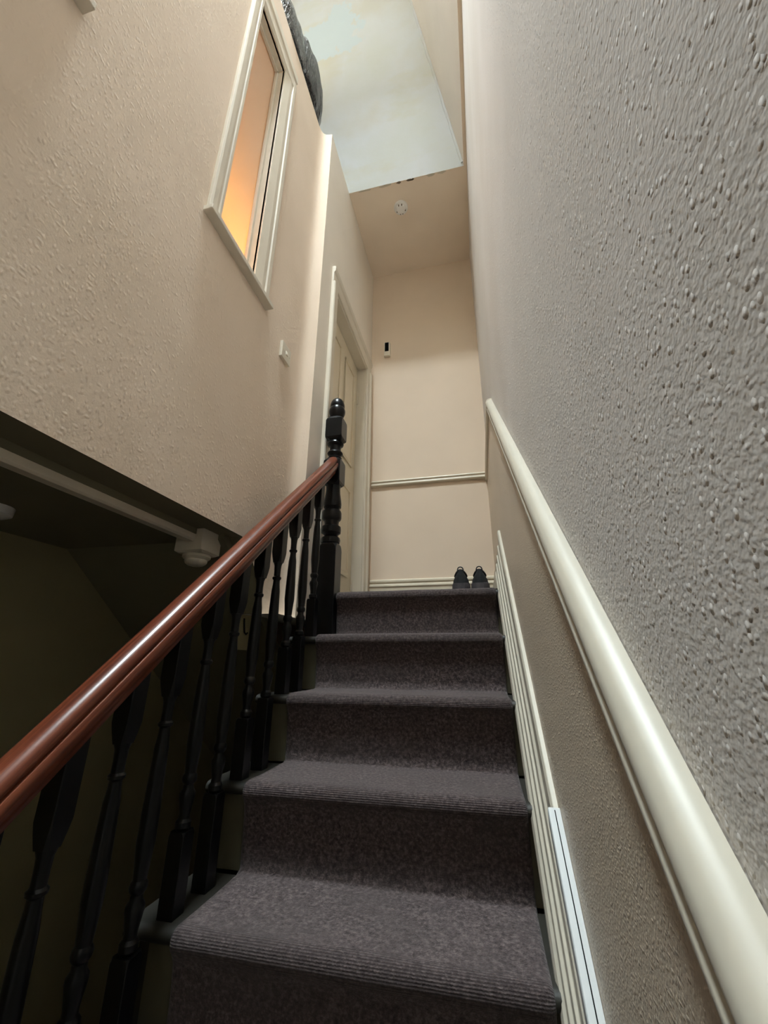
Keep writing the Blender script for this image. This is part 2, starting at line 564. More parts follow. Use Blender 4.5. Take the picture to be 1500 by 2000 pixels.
# room behind the left wall (only its glow is seen through the panes)
m = MB()
for x0, x1, y0, y1, z0, z1 in ((XO, XL - .006, 1.36, 1.50, .445, ZC - .1), (XO, XL - .006, YN, 1.50, .44, .50), (XL - .10, XL - .085, YN, .868, .5, ZC - .1)):
    m.box(x0, x1, y0, y1, z0, z1)
struct(obj('wall_room', m, 'room'), 'inside of the room behind the borrowed-light window')
lp = bpy.data.lights.new('bathroom_lamp', 'POINT')
lp.energy = 21.0
lp.color = (1.0, 0.52, 0.15)
lp.shadow_soft_size = 0.06
lo = bpy.data.objects.new('bathroom_lamp', lp)
lo.location = (-1.22, 1.06, 1.60)
C.objects.link(lo)

# floors
m = MB(); m.box(XO, XR + .2, YN, YF, ZFL - .1, ZFL)
struct(obj('floor', m, 'floor'), 'dark carpeted floor of the lower hall')
m = MB(); m.box(XD - .08, XRL + .02, NY(4) + .03, YF, ZL - .12, ZL - .003)
struct(obj('floor_landing', m, 'floor'), 'landing floor at the head of the stairs')

# lower hall seen under the left wall: ceiling, sloping soffit, side wall
m = MB()
m.box(XO, XL - .10, YN, 1.235, .398, .44)
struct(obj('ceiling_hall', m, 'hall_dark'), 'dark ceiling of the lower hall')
m = MB()
sl = (0.122 - 0.40) / (1.572 - 1.217)
y1 = 2.60
m.add([(XO, 1.217, .40), (XL - .05, 1.235, .40), (XL - .05, y1, .40 + sl * (y1 - 1.235)), (XO, y1, .40 + sl * (y1 - 1.217)),
       (XO, 1.217, .45), (XL - .05, 1.235, .45), (XL - .05, y1, .45 + sl * (y1 - 1.235)), (XO, y1, .45 + sl * (y1 - 1.217))],
      [(0, 1, 2, 3), (4, 5, 6, 7), (0, 1, 5, 4), (1, 2, 6, 5)])
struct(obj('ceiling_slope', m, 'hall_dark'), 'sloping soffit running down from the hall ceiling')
m = MB(); m.box(-1.60, -1.53, YN, YF, ZFL, .40)
struct(obj('wall_hall', m, 'hall'), 'drab side wall of the lower hall')

# ------------------------------------------------------------------ skirting and dado on the right
def sweep_slope(prof, ya, yb, zoff=0.0):
    mb = MB()
    mb.loft([[(x, ya, pitch(ya) + h + zoff) for x, h in prof], [(x, yb, pitch(yb) + h + zoff) for x, h in prof]], smooth=False)
    return mb
def rounded(prof, n=3):
    """Chaikin corner cutting on a closed profile, to soften mouldings"""
    for _ in range(n):
        out = []
        for (a, b), (c, d) in zip(prof, prof[1:] + prof[:1]):
            out += [(a * .8 + c * .2, b * .8 + d * .2), (a * .2 + c * .8, b * .2 + d * .8)]
        prof = out
    return prof

SK = [(.135, .165), (.111, .165), (.107, .155), (.107, .098), (.101, .090), (.101, .050), (.095, .046), (.095, .012), (.0885, .006),
      (.0885, -.022), (.083, -.030), (.080, -.045), (.080, -.066), (.086, -.074), (.091, -.080), (.091, -.60), (.135, -.60)]
bsk = empty('baseboard_right', (0.11, 0.5, pitch(0.5)))
struct(bsk, 'stepped cream skirting board climbing the right wall beside the carpet')
obj('wall_string', sweep_slope(SK, -0.95, 1.895), 'trim', bsk, 0.0015)
m = MB()
LB = [(.135, ZL + .23), (.112, ZL + .23), (.108, ZL + .215), (.112, ZL + .20), (.106, ZL + .185), (.100, ZL + .17), (.098, ZL), (.135, ZL)]
m.loft([[(x, 1.86, z) for x, z in LB], [(x, YF, z) for x, z in LB]], smooth=False)
obj('landing_skirting', m, 'trim', bsk, 0.0015)

# dado on the right wall: sloping run, then level along the landing
DP = [(.139, .893), (.127, .893), (.115, .887), (.1085, .876), (.1065, .865), (.109, .855), (.113, .851), (.119, .849), (.119, .844), (.112, .842),
      (.1085, .837), (.1085, .829), (.112, .824), (.116, .822), (.139, .822)]
DP = rounded(DP, 1)
trm = empty('trim_1', (0.13, 1.0, pitch(1.0) + .85))
struct(trm, 'cream dado rail rising along the right wall')
m = MB()
m.loft([[(x, y, pitch(y) + h) for x, h in DP] for y in (-1.2, 0.2, 1.0, 1.868)], smooth=True)
obj('sloping_rail', m, 'trim', trm, angle=30)
DZ = 1.268
m = MB()
m.loft([[(x, y, DZ - .905 + h * 0.9 + .0905) for x, h in DP] for y in (1.84, YF)], smooth=True)
obj('level_rail', m, 'trim_old', trm, angle=30)

# far wall dado and skirting (profile in Y/Z, run in X)
tr2 = empty('trim_2', (-0.3, YF, 1.24))
struct(tr2, 'level dado rail across the far landing wall')
FD = [(0, .042), (-.012, .042), (-.020, .036), (-.022, .028), (-.014, .022), (-.016, .014), (-.022, .006), (-.020, -.002), (-.012, -.008), (0, -.010)]
m = MB()
m.loft([[(x, YF + a, 1.2265 + b) for a, b in rounded([(a * 1.0, b * 1.0) for a, b in FD], 1)] for x in (-0.722, XR)], smooth=True)
obj('rail', m, 'trim_old', tr2, angle=30)
m = MB()
FS = [(0, .232), (-.010, .232), (-.018, .224), (-.018, .213), (-.011, .208), (-.013, .200), (-.021, .192), (-.022, .183), (-.016, .178), (-.016, 0), (0, 0)]
m.loft([[(x, YF + a, ZL + b) for a, b in FS] for x in (-0.722, XR)], smooth=False)
struct(obj('baseboard_far', m, 'trim_old'), 'cream skirting across the far landing wall')

# white cable trunking lying on the skirting
tk = tag(empty('cable_trunking', (0.105, 0.55, pitch(0.55) + .165)), 'white plastic cable trunking lying on top of the right skirting board', 'trunking')
def trunk(ya, yb):
    p = [(.1195, .166), (.1195, .196), (.099, .196), (.0975, .193), (.0975, .166)]
    body = obj('trunk_length', sweep_slope(p, ya, yb), 'pvc', tk, 0.0008)
    g = [(.1105, .1955), (.1105, .1967), (.1088, .1967), (.1088, .1955)]
    obj('lid_seam', sweep_slope(g, ya + .004, yb - .004), 'dark', tk)
trunk(0.664, 0.945)
trunk(-0.4, 0.660)

# ------------------------------------------------------------------ staircase
st = tag(empty('staircase', (-0.3, NY(-8), ZFL)), 'straight flight of painted timber stairs under a taupe carpet', 'staircase')
xl_, xr_ = -0.735, 0.10
tm = MB()
rng = [(0.0, -0.010), (0.0, -0.022)]
# tread with a rounded nosing, profile in Y/Z with the origin at the carpet nosing
tp = [(.24, -.008), (.030, -.008), (.020, -.010), (.013, -.016), (.011, -.023), (.013, -.030), (.020, -.035), (.24, -.036)]
tm.loft([[(x, a, b) for a, b in tp] for x in (xl_, xr_)], smooth=True)
tread_me = tm.mesh('tread', angle=50)
tread_me.materials.append(M_['tread'])
rm = MB(); rm.box(-0.690, 0.094, .036, .054, -RISE - .005, -.036)
riser_me = rm.mesh('riser', 0.001); riser_me.materials.append(M_['bare'])
for k in range(-8, 5):
    for nm, me in (('tread', tread_me), ('riser', riser_me)):
        if nm == 'tread' and k == 4:
            mm = MB()
            mm.loft([[(x, a * 0.4 if a > .2 else a, b) for a, b in tp] for x in (-0.63, xr_)], smooth=True)
            me = mm.mesh('tread', angle=50); me.materials.append(M_['tread'])
        o = bpy.data.objects.new(nm, me)
        C.objects.link(o)
        o.parent = st
        o.location = Vector((0, NY(k), NZ(k))) - st.location
# cut string on the open side
m = MB()
poly = []
for k in range(-8, 5):
    poly += [(NY(k) + .04, NZ(k) - RISE - .036), (NY(k) + .04, NZ(k) - .036)]
poly += [(NY(4) + .14, NZ(4) - .036), (NY(4) + .14, NZ(4) - .30), (NY(-8) + .25, ZFL), (NY(-8) + .04, ZFL)]
n = len(poly)
vs = [(-0.715, y, z) for y, z in poly] + [(-0.692, y, z) for y, z in poly]
m.add(vs, [tuple(range(n)), tuple(reversed(range(n, 2 * n)))] + [(i, (i + 1) % n, (i + 1) % n + n, i + n) for i in range(n)])
obj('outer_string', m, 'tread', st)
# boarded underside
m = MB()
m.add([(-0.70, NY(-7), ZFL), (XRL - .03, NY(-7), ZFL), (XRL - .03, NY(4) + .14, NZ(4) - .30), (-0.70, NY(4) + .14, NZ(4) - .30)], [(0, 1, 2, 3)])
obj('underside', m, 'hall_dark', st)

# ------------------------------------------------------------------ carpet: one runner with a profile of risers, nosings and treads
def carpet_profile():
    pts = []
    for k in range(-8, 5):
        y, z = NY(k), NZ(k)
        pts += [(y + .026, z - RISE + .004), (y + .0245, z - RISE + .03), (y + .022, z - .10), (y + .0175, z - .062), (y + .010, z - .046)]
        for i in range(0, 10):
            a = math.radians(205 - i * 12.8)
            pts.append((y + .0225 + .0225 * math.cos(a), z - .0245 + .0245 * math.sin(a)))
        pts += [(y + .035, z), (y + .075, z - .001), (y + .13, z - .001), (y + .19, z)]
        if k < 4:
            pts += [(y + GOING + .015, z + .0005)]
    pts += [(YF - .3, ZL), (YF - .017, ZL)]
    return pts
cpf = carpet_profile()
XC0, XC1, TH = -0.625, 0.075, 0.013
xs = [XC0, XC0 + .0015, XC0 + .004, XC0 + .008, XC0 + .014] + [XC0 + .03 + i * (XC1 - XC0 - .06) / 24 for i in range(25)] + [XC1 - .014, XC1 - .008, XC1 - .004, XC1 - .0015, XC1]
nrm = []
for i in range(len(cpf)):
    a, b = cpf[max(i - 1, 0)], cpf[min(i + 1, len(cpf) - 1)]
    t = Vector((b[0] - a[0], b[1] - a[1])).normalized()
    nrm.append(Vector((t.y, -t.x)))        # points into the timber
arc = [0.0]
for i in range(1, len(cpf)):
    arc.append(arc[-1] + math.dist(cpf[i], cpf[i - 1]))
vs, uvs, fs = [], [], []
for j, x in enumerate(xs):
    d = min(x - XC0, XC1 - x, .014)
    off = TH * (1 - math.sqrt(max(0, 1 - ((.014 - d) / .014) ** 2)))
    for i, (p, nn) in enumerate(zip(cpf, nrm)):
        w = .0015 * noise.noise(Vector((x * 7, p[0] * 9, p[1] * 9)))
        vs.append((x, p[0] + nn.x * (off + w), p[1] + nn.y * (off + w)))
        uvs.append((x, arc[i]))
n = len(cpf)
for j in range(len(xs) - 1):
    for i in range(n - 1):
        fs.append((j * n + i, (j + 1) * n + i, (j + 1) * n + i + 1, j * n + i + 1))
me = bpy.data.meshes.new('stair_carpet')
me.from_pydata(vs, [], fs)
uv = me.uv_layers.new(name='UVMap')
for lp_ in me.loops:
    uv.data[lp_.index].uv = uvs[lp_.vertex_index]
bend = me.attributes.new('bend', 'FLOAT', 'POINT')
curv = []
for i in range(n):
    a, b, c = Vector(cpf[max(i - 1, 0)]), Vector(cpf[i]), Vector(cpf[min(i + 1, n - 1)])
    ang = (b - a).angle(c - b, 0) if (b - a).length and (c - b).length else 0
    conv = (b - a).cross(c - b) < 0
    curv.append(min(1.0, ang / .15) if conv else 0.0)
for j in range(len(xs)):
    for i in range(n):
        bend.data[j * n + i].value = curv[i]
me.shade_smooth()
me.materials.append(M_['carpet'])
cz = bpy.data.objects.new('stair_carpet', me)
C.objects.link(cz)
tag(cz, 'taupe ribbed carpet runner covering the stair treads and risers', 'carpet')

# ------------------------------------------------------------------ balustrade
XB = -0.664
bal = tag(empty('balustrade', (XB, NY(4), NZ(3))), 'black turned stair balustrade with a red-brown wooden handrail', 'balustrade')
# handrail: toad-back section swept along the pitch
ca, sa = math.cos(math.atan2(RISE, GOING)), math.sin(math.atan2(RISE, GOING))
HALF = [(.011, .0348), (.0195, .0312), (.0250, .0255), (.0272, .0195), (.0266, .0152), (.0235, .0128), (.0235, .0108), (.0290, .0092), (.0322, .004),
        (.0326, -.004), (.0302, -.012), (.0250, -.019), (.0215, -.025), (.0200, -.031)]
HP = [(0, .036)] + HALF + [(-u, v) for u, v in reversed(HALF)]
RH = 0.641                         # vertical height of the rail centre over the nosing line
YNW = 1.745                        # front face of the newel
def rail_ring(y, vertical_cut=False):
    zc = pitch(y) + RH
    if vertical_cut:
        return [(XB + u, y, zc + v / ca) for u, v in HP]
    return [(XB + u, y - v * sa, zc + v * ca) for u, v in HP]
m = MB()
rings = [rail_ring(-0.95)] + [rail_ring(y) for y in (-.3, .3, .8, 1.2, 1.5)] + [rail_ring(YNW + .004, True)]
m.loft(rings, smooth=True)
obj('handrail', m, 'mahogany', bal, angle=32, label='polished red-brown wooden handrail')

# newel post: square blocks and turnings
nw_y = YNW + 0.043
def square_ring(c, h, z, ch=0.0):
    x, y = c
    if ch <= 0:
        return [(x - h, y - h, z), (x + h, y - h, z), (x + h, y + h, z), (x - h, y + h, z)]
    return [(x - h + ch, y - h, z), (x + h - ch, y - h, z), (x + h, y - h + ch, z), (x + h, y + h - ch, z),
            (x + h - ch, y + h, z), (x - h + ch, y + h, z), (x - h, y + h - ch, z), (x - h, y - h + ch, z)]
XNW = -0.668
def block(z0, z1, h, cut=0.010):
    """square block whose top and foot are dished to the turning"""
    mb = MB()
    c = (XNW, nw_y)
    rs = []
    for t, hh, ch in ((z0, h * .70, h * .42), (z0 + cut * .7, h * .90, h * .36), (z0 + cut * 1.6, h, h * .16), (z0 + cut * 2.4, h, .003),
                      (z1 - cut * 2.4, h, .003), (z1 - cut * 1.6, h, h * .16), (z1 - cut * .7, h * .90, h * .36), (z1, h * .70, h * .42)):
        rs.append(square_ring(c, hh, t, max(ch, .002)))
    mb.loft(rs, smooth=False)
    return mb
nwl = obj('newel_post', MB().loft([square_ring((XNW, nw_y), .043, z, c) for z, c in ((NZ(3) - .02, .002), (.490, .002), (.502, .006), (.514, .016))] +
          [square_ring((XNW, nw_y), .038, .522, .018)], smooth=False), 'black_gloss', bal)
m = MB()
m.lathe(XNW, nw_y, [(.030, .515), (.043, .524), (.046, .538), (.043, .550), (.034, .556), (.031, .561), (.036, .568), (.046, .575), (.0475, .590), (.046, .605), (.036, .610),
                    (.034, .618), (.036, .634), (.044, .642), (.047, .650), (.047, .676), (.043, .687), (.034, .692), (.036, .698), (.043, .706), (.0445, .722), (.042, .745),
                    (.037, .776), (.035, .800), (.036, .815), (.034, .83)], 32)
obj('turned_shaft', m, 'black_gloss', nwl, angle=28)
obj('rail_block', block(.815, .970, .044, .012), 'black_gloss', nwl)
m = MB()
m.lathe(XNW, nw_y, [(.028, .960), (.034, .968), (.036, .974), (.030, .980), (.029, .988), (.036, .994), (.040, 1.002), (.036, 1.010), (.029, 1.016), (.028, 1.030), (.030, 1.042),
                    (.040, 1.049), (.043, 1.056), (.040, 1.064), (.034, 1.072), (.03, 1.08)], 32)
obj('turned_neck', m, 'black_gloss', nwl, angle=28)
obj('cap_block', block(1.066, 1.212, .0445, .012), 'black_gloss', nwl)
m = MB()
m.lathe(XNW, nw_y, [(.020, 1.205), (.028, 1.212), (.036, 1.226), (.0425, 1.242), (.0435, 1.258), (.0400, 1.271), (.0375, 1.276), (.0390, 1.281), (.0385, 1.295), (.034, 1.312),
                    (.026, 1.326), (.014, 1.335), (.002, 1.338)], 32)
obj('finial', m, 'black_gloss', nwl, angle=28)

def baluster_mesh(L):
    mb = MB()
    b = 0.0185
    bh = 0.105 + (L - .56) * .45         # square foot
    th = 0.085 + (L - .56) * .25         # square head (cut to the rail)
    mb.loft([square_ring((0, 0), b, z, c) for z, c in ((-.02, .001), (bh - .008, .001), (bh, .005))], smooth=False)
    z0, z1 = bh, L - th
    H = z1 - z0
    pr = [(.0125, 0), (.0165, .006), (.0165, .016), (.0120, .022), (.0115, .030), (.0140, .045), (.0170, .062), (.0165, .070), (.0115, .078), (.0110, .086), (.0155, .092), (.0165, .098), (.0150, .104),
          (.0125, .108), (.0145, .135), (.0172, .165), (.0168, .21), (.0140, .29 * H / .38)]
    up = [(.0112, H - .074), (.0108, H - .062), (.0145, H - .058), (.0150, H - .053), (.0110, H - .049), (.0108, H - .030), (.0120, H - .012), (.0150, H - .003), (.0150, H + .002)]
    pr = [(r, z) for r, z in pr if z < H - .08] + up
    mb.lathe(0, 0, [(r, z0 + z) for r, z in pr], 16)
    # head widens into the rail, its top cut on the pitch
    s = RISE / GOING
    hd = [square_ring((0, 0), .0150, z1 - .002, .006), square_ring((0, 0), .0175, z1 + .018, .004), square_ring((0, 0), .0185, z1 + .034, .0015)]
    top = [(x, y, L + .012 + y * s) for x, y, z in square_ring((0, 0), .0185, 0, .0015)]
    mb.loft(hd + [top], smooth=False)
    me_ = mb.mesh('baluster', angle=30)
    me_.materials.append(M_['black_gloss'])
    return me_
offs = (.053, .160)
bm_a = [baluster_mesh(pitch(NY(0) + o) + RH - .031 / ca - (NZ(0) - .008)) for o in offs]
for k in range(-8, 4):
    for o, me_ in zip(offs, bm_a):
        if k == 3 and o > .1:
            continue
        ob = bpy.data.objects.new('baluster', me_)
        C.objects.link(ob)
        ob.parent = bal
        ob.location = Vector((XB, NY(k) + o, NZ(k) - .008)) - bal.location

# ------------------------------------------------------------------ borrowed-light windows in the left wall
def window(name, y0, y1, label):
    w = struct(empty(name, (XL, (y0 + y1) / 2, WZ0)), label)
    fo = 0.066
    # moulded surround: two jambs and a head, each a stepped section
    def jamb(ya, yb):       # ya outer, yb inner
        s = 1 if yb > ya else -1
        p = [(0, ya), (.012, ya), (.016, ya + s * .008), (.016, ya + s * .030), (.009, ya + s * .034), (.009, ya + s * .046), (.013, ya + s * .050), (.013, ya + s * .062), (.004, yb), (-.012, yb), (-.012, ya)]
        mb = MB()
        mb.loft([[(XL + a, b, z) for a, b in p] for z in (WZ0 - .012, WZ1 + fo)], smooth=False)
        return mb
    obj('jamb', jamb(y0 - fo, y0), 'frame', w, 0.001)
    obj('jamb', jamb(y1 + fo + .04, y1), 'frame', w, 0.001)
    p = [(0, WZ1 + .16), (.012, WZ1 + .16), (.018, WZ1 + .15), (.018, WZ1 + .10), (.010, WZ1 + .095), (.010, WZ1 + .06), (.015, WZ1 + .054), (.015, WZ1 + .014), (.004, WZ1), (-.012, WZ1), (-.012, WZ1 + .16)]
    mb = MB()
    mb.loft([[(XL + a, y, b) for a, b in p] for y in (y0 - fo, y1 + fo + .04)], smooth=False)
    obj('head', mb, 'frame', w, 0.001)
    # lining of the opening
    for nm, b in (('lining', (XL - .09, XL - .002, y0 - .012, y0, WZ0, WZ1)), ('lining', (XL - .09, XL - .002, y1, y1 + .012, WZ0, WZ1)),
                  ('lining', (XL - .09, XL - .002, y0, y1, WZ1, WZ1 + .012)), ('lining', (XL - .09, XL - .002, y0, y1, WZ0 - .012, WZ0))):
        mb = MB(); mb.box(*b); obj(nm, mb, 'frame', w, 0.001)
    # glazing beads
    for b in ((XL - .052, XL - .036, y1 - .014, y1, WZ0, WZ1), (XL - .052, XL - .036, y0, y0 + .014, WZ0, WZ1), (XL - .052, XL - .036, y0, y1, WZ1 - .014, WZ1)):
        mb = MB(); mb.box(*b); obj('glazing_bead', mb, 'frame', w, 0.002)
    mb = MB(); mb.box(XL - .060, XL - .054, y0, y1, WZ0, WZ1)
    obj('pane', mb, 'obscure', w)
    mb = MB(); mb.box(XL - .05, XL + .036, y0 - fo - .010, y1 + fo + .05, WZ0 - .030, WZ0 - .008)
    obj('sill', mb, 'frame', w, 0.003)
    return w
window('window_1', WINS[0][0], WINS[0][1], 'tall narrow window glowing orange in the left wall')
window('window_2', WINS[1][0], WINS[1][1], 'narrow window at the top left corner with only its sill end in view')

# ------------------------------------------------------------------ landing door
d = struct(empty('door_1', (XD, (DY0 + DY1) / 2, ZL)), 'cream panelled door in a moulded frame on the landing')
def arch_prof(s, y):       # section outwards from the opening edge
    return [(XD - .01, y), (XD + .010, y), (XD + .013, y + s * .006), (XD + .013, y + s * .050), (XD + .022, y + s * .058), (XD + .024, y + s * .084), (XD + .018, y + s * .092), (XD - .01, y + s * .092)]
for s, y in ((-1, DY0), (1, DY1)):
    mb = MB()
    mb.loft([[(a, b, z) for a, b in arch_prof(s, y)] for z in (ZL, DZ1)], smooth=False)
    obj('architrave', mb, 'frame', d, 0.0015)
mb = MB()
hp = [(XD - .01, DZ1), (XD + .010, DZ1), (XD + .013, DZ1 + .006), (XD + .013, DZ1 + .070), (XD + .022, DZ1 + .080), (XD + .024, DZ1 + .112), (XD + .018, DZ1 + .120), (XD - .01, DZ1 + .120)]
mb.loft([[(a, y, z) for a, z in hp] for y in (DY0 - .092, DY1 + .092)], smooth=False)
obj('architrave', mb, 'frame', d, 0.0015)
for b in ((XD - .13, XD, DY0 - .001, DY0 + .012, ZL, DZ1), (XD - .13, XD, DY1 - .012, DY1 + .001, ZL, DZ1), (XD - .13, XD, DY0, DY1, DZ1 - .012, DZ1)):
    mb = MB(); mb.box(*b); obj('door_lining', mb, 'frame', d, 0.001)
XF = XD - .072
lf = obj('door_leaf', MB().box(XF - .035, XF, DY0 + .014, DY1 - .014, ZL + .008, DZ1 - .015), 'door', d, 0.001)
ym = (DY0 + DY1) / 2
for ya, yb, za, zb2 in ((DY0 + .10, ym - .045, 1.28, 2.06), (ym + .045, DY1 - .10, 1.28, 2.06), (DY0 + .10, ym - .045, .50, 1.10), (ym + .045, DY1 - .10, .50, 1.10)):
    mb = MB()
    for (y0_, y1_, z0_, z1_) in ((ya, yb, za, za + .016), (ya, yb, zb2 - .016, zb2), (ya, ya + .016, za, zb2), (yb - .016, yb, za, zb2)):
        mb.box(XF - .002, XF + .009, y0_, y1_, z0_, z1_)
    obj('panel_moulding', mb, 'door', lf, 0.0025)
    obj('panel', MB().box(XF - .004, XF + .0025, ya + .03, yb - .03, za + .03, zb2 - .03), 'door', lf, 0.002)
for z in (.46, 1.9):
    mb = MB(); mb.lathe(XF + .006, DY1 - .016, [(.001, z - .038), (.006, z - .036), (.006, z + .036), (.001, z + .038)], 12)
    obj('hinge', mb, 'frame', lf)
mb = MB()
mb.loft([[(XF + u, DY0 + .07 + r * math.cos(2 * PI * j / 20), 1.27 + r * math.sin(2 * PI * j / 20)) for j in range(20)] for u, r in ((0, .024), (.005, .024), (.008, .010), (.026, .009), (.032, .022), (.044, .025), (.052, .018), (.054, .002))])
obj('door_knob', mb, 'brass', lf)

# ------------------------------------------------------------------ apron, pendant and board in the hall opening
ap = tag(empty('hanging_newel', (-0.945, 1.22, .30)), 'cream painted newel drop hanging under the left wall with its string board', 'newel')
mb = MB(); mb.loft([[(x, YN, z) for x, z in ((-.912, .418), (-.912, .380), (-.918, .374), (-.945, .374), (-.945, .418))],
                    [(x, 1.17, z) for x, z in ((-.912, .418), (-.912, .380), (-.918, .374), (-.945, .374), (-.945, .418))]], smooth=False)
obj('string_board', mb, 'trim_old', ap, 0.001)
pc = (-.935, 1.205)
mb = MB()
mb.loft([square_ring(pc, .052, z, .002) for z in (.345, .42)], smooth=False)
mb.loft([square_ring(pc, .044, .338, .010), square_ring(pc, .052, .345, .002)], smooth=False)
obj('drop_block', mb, 'trim_old', ap, 0.0015)
mb = MB()
mb.lathe(pc[0], pc[1], [(.040, .342), (.045, .336), (.046, .329), (.040, .323), (.036, .321), (.037, .316), (.034, .309), (.026, .303), (.014, .300), (.002, .299)], 28)
obj('turned_drop', mb, 'trim_old', ap, angle=40)
mb = MB()
mb.box(-.905, -.882, 1.43, 1.54, .035, .30)
bd = struct(obj('trim_3', mb, 'hall', None, 0.002), 'cream painted post edge behind the balusters')
mb = MB(); mb.tube([(-.880, 1.462, .150), (-.876, 1.462, .12), (-.874, 1.465, .098), (-.872, 1.474, .092), (-.872, 1.482, .098)], .0032, 8)
tag(obj('wire_hook', mb, 'dark'), 'small dark hook on the cream post behind the balusters', 'hook')
mb = MB()
mb.lathe(-1.30, .80, [(.002, .366), (.035, .368), (.050, .376), (.052, .398)], 24)
tag(obj('hall_ceiling_rose', mb, 'plate'), 'faint white round fitting on the dark hall ceiling', 'ceiling fitting')

# ------------------------------------------------------------------ small fittings
# smoke alarm
c0 = (-0.375, 2.18)
sa_ = tag(empty('smoke_alarm', (c0[0], c0[1], ZC)), 'round white smoke alarm on the low ceiling', 'smoke alarm')
mb = MB(); mb.lathe(c0[0], c0[1], [(.050, ZC), (.054, ZC - .006), (.054, ZC - .016), (.050, ZC - .022), (.030, ZC - .024)], 32)
obj('base', mb, 'plate', sa_, angle=30)
mb = MB(); mb.lathe(c0[0], c0[1], [(.036, ZC - .022), (.036, ZC - .032), (.030, ZC - .038), (.012, ZC - .040), (.001, ZC - .040)], 32)
obj('sensor_cap', mb, 'plate', sa_, angle=30)
for a in (20, 75, 105, 160, 250, 290):
    r = .034
    x, y = c0[0] + r * math.cos(math.radians(a)), c0[1] + r * math.sin(math.radians(a))
    mb = MB(); mb.lathe(x, y, [(.0045, ZC - .022), (.0045, ZC - .0365), (.001, ZC - .037)], 10)
    obj('vent_slot', mb, 'slot', sa_)
# wall sensor on the far wall
ws = tag(empty('wall_sensor', (-.603, YF, 2.41)), 'small white wall sensor with a black face on the far wall', 'sensor')
obj('housing', MB().box(-.629, -.577, YF - .028, YF, 2.405, 2.545), 'frame', ws, 0.004)
obj('lens', MB().box(-.621, -.588, YF - .032, YF - .026, 2.450, 2.538), 'dark', ws, 0.002)
# light switch on the left wall near the corner
sw = tag(empty('light_switch', (XL, 1.415, 1.31)), 'square white light switch on the left wall below the window', 'switch')
obj('back_box', MB().box(XL - .002, XL + .010, 1.374, 1.460, 1.308, 1.394), 'frame', sw, 0.003)
obj('face_plate', MB().box(XL + .009, XL + .0145, 1.374, 1.460, 1.308, 1.394), 'frame', sw, 0.0025)
obj('rocker', MB().add([(XL + .013, 1.409, 1.338), (XL + .013, 1.425, 1.338), (XL + .021, 1.425, 1.340), (XL + .021, 1.409, 1.340),
                        (XL + .013, 1.409, 1.364), (XL + .013, 1.425, 1.364), (XL + .015, 1.425, 1.363), (XL + .015, 1.409, 1.363)],
                       [(0, 1, 2, 3), (4, 7, 6, 5), (0, 4, 5, 1), (3, 2, 6, 7), (0, 3, 7, 4), (1, 5, 6, 2)]), 'frame', sw, 0.0008)
for y in (1.386, 1.448):
    mb = MB(); mb.loft([[(XL + u, y + r * math.cos(2 * PI * j / 12), 1.351 + r * math.sin(2 * PI * j / 12)) for j in range(12)] for u, r in ((.013, .0035), (.0155, .0035), (.016, .002))])
    obj('screw', mb, 'trim_old', sw)

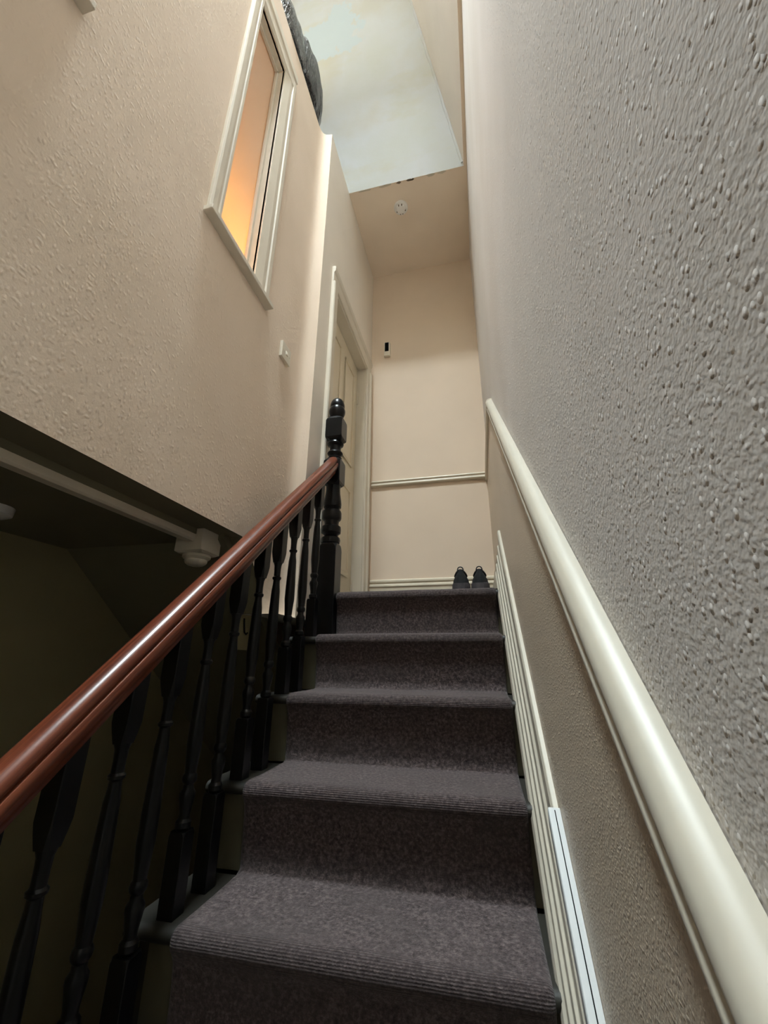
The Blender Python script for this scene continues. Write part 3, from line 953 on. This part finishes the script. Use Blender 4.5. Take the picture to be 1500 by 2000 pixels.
# ------------------------------------------------------------------ shoes
def shoe(cx, cy_, rz, label):
    """trainer seen from its heel, toe towards +Y"""
    root = tag(empty('shoe', (cx, cy_, ZL + .001)), label, 'shoe', 'pair of black trainers on the landing')
    root.matrix_world = Matrix.Translation((cx, cy_, ZL + .001)) @ Matrix.Rotation(rz, 4, 'Z')
    mw = root.matrix_world @ Matrix.Scale(.92, 4)
    def outline(t):      # half width along the length 0..1
        heel = math.sqrt(max(0, 1 - ((0.12 - min(t, .12)) / .12) ** 2))
        toe = math.sqrt(max(0, 1 - ((max(t, .78) - .78) / .22) ** 2))
        w = .040 + .006 * math.sin(PI * max(0, t - .25) / .9) - .004 * math.exp(-((t - .42) / .12) ** 2)
        return w * min(heel, 1) * toe
    Ls = .285
    ts = [0.0005, .01, .03, .06, .1, .16, .24, .34, .46, .58, .70, .80, .88, .94, .98, .9995]
    def ring(t, prof):    # prof: list of (u in -1..1, z)
        w = max(outline(t), .002)
        return [mw @ Vector((u * w, t * Ls, z)) for u, z in prof]
    sole = MB()
    rings = []
    for t in ts:
        lift = .012 * max(0, (t - .75) / .25) ** 2
        hgt = .034 - .010 * t
        rings.append(ring(t, [(-1.02, .001 + lift), (1.02, .001 + lift), (1.10, .012 + lift), (1.06, hgt + lift), (-1.06, hgt + lift), (-1.10, .012 + lift)]))
    sole.loft(rings, smooth=False)
    obj('sole', sole, 'sole', root, 0.002)
    up = MB()
    rings = []
    for t in ts:
        base = .030 - .010 * t
        top = .098 if t < .03 else (.098 - .026 * min(1, (t - .03) / .17) if t < .20 else (.072 + .030 * (t - .20) / .18 if t < .38 else .102 - .058 * ((t - .38) / .62) ** 1.0))
        if t > .9:
            top -= .010 * ((t - .9) / .1)
        nar = .62 if t < .4 else .62 + .1 * (t - .4)
        prof_ = []
        for j in range(13):
            a = PI * j / 12
            c_, s_ = math.cos(a), math.sin(a)
            ww = 1.0 - (1.0 - nar) * s_ ** 1.2
            prof_.append((c_ * ww * (1.0 + .04 * s_), base + (top - base) * s_ ** .8))
        rings.append(ring(t, prof_))
    up.loft(rings, smooth=True)
    upo = obj('upper', up, 'shoe', root, angle=60)
    # dark mouth with a padded collar
    col_ = MB()
    pts = []
    for j in range(25):
        a = 2 * PI * j / 24
        y = Ls * (.205 + .165 * -math.cos(a))
        z = .094 - .020 * math.sin(a) ** 2 + (.010 if math.cos(a) < -.5 else 0)
        pts.append(mw @ Vector((.0255 * math.sin(a), y, z)))
    col_.tube(pts, .0065, 8)
    obj('collar', col_, 'shoe', root)
    loop = MB()
    lp2 = [mw @ Vector((.0135 * math.cos(PI * j / 12), .010 + .002 * math.sin(PI * j / 12),   .094 + .017 * math.sin(PI * j / 12) ** .8)) for j in range(13)]
    loop.tube([mw @ Vector((.0135, .012, .075))] + lp2 + [mw @ Vector((-.0135, .012, .075))], .0026, 8)
    obj('pull_loop', loop, 'shoe', root)
    for q in range(4):
        y = Ls * (.44 + .07 * q)
        lc = MB()
        zz = .100 - .014 * q
        lc.tube([mw @ Vector((u, y + .002 * (1 - abs(u) / .02), zz - 12 * u * u)) for u in (-.020, -.012, 0, .012, .020)], .0024, 6)
        obj('lace', lc, 'shoe', upo)
    return root
shoe(-.0685, 1.825, 0.02, 'black trainer on the landing, the one nearer the door')
shoe(.0125, 1.83, -0.03, 'black trainer on the landing, the one nearer the right wall')

# ------------------------------------------------------------------ refuse bags on the loft deck
def bag(name, c, r, mat, seed, label, neck, fold=9, sag=.55):
    root = tag(empty(name, (c[0], c[1], ZC)), label, 'bin bag', 'refuse bags stored above the left wall')
    bm = bmesh.new()
    bmesh.ops.create_icosphere(bm, subdivisions=5, radius=1.0)
    off = Vector((seed * 3.1, seed * 1.7, seed))
    for v in bm.verts:
        p = v.co.copy()
        az = math.atan2(p.y, p.x)
        q = Vector((p.x * r[0], p.y * r[1], p.z * r[2]))
        # puckers gather towards the neck
        if p.z < 0.1:
            wd = 1 / max(.35, math.sqrt(max(0, 1 - p.z * p.z))) ** .75
            q.x *= wd; q.y *= wd
        g = max(0, p.z) ** 1.5
        k = 1 + 0.08 * noise.fractal(p * 1.2 + off, 1.0, 2.1, 3) + (0.02 + .05 * g) * math.sin(az * fold + 3 * noise.noise(p * 1.5 + off)) * .8
        k += 0.03 * abs(noise.noise(p * 3.2 + off)) - .01
        q *= k
        if p.z < -.5:
            q.z = -r[2] * .5 + (q.z + r[2] * .5) * .25
        v.co = q + Vector(c)
    for f in bm.faces:
        f.smooth = True
    zmin = min(v.co.z for v in bm.verts)
    for v in bm.verts:
        v.co.z += ZC + .001 - zmin
        # the film drapes over, never into, the deck edge
    me_ = bpy.data.meshes.new('sack')
    bm.to_mesh(me_)
    bm.free()
    obj('sack', me_, mat, root)
    if neck:
        mb = MB()
        mb.tube(neck[0], neck[1], 12)
        obj('twisted_neck', mb, mat, root)
    return root
bag('refuse_bag', (-.985, 1.435, ZC + .28), (.185, .325, .43), 'bag_black', 2.0, 'black shiny bin bag resting at the loft edge nearest the landing', None, 17)
bag('refuse_bag', (-.850, 1.18, ZC + .14), (.052, .165, .22), 'bag_grey', 5.0, 'dark grey bin bag bulging in front of the black one', None, 5)
bag('refuse_bag', (-1.06, .72, ZC + .2), (.17, .17, .26), 'bag_black', 8.0, 'black bin bag with a twisted neck at the top of the picture', ([(-.99, .84, ZC + .34), (-.93, .93, ZC + .33), (-.88, 1.0, ZC + .30), (-.855, 1.04, ZC + .33)], [.05, .024, .020, .04]), 13)
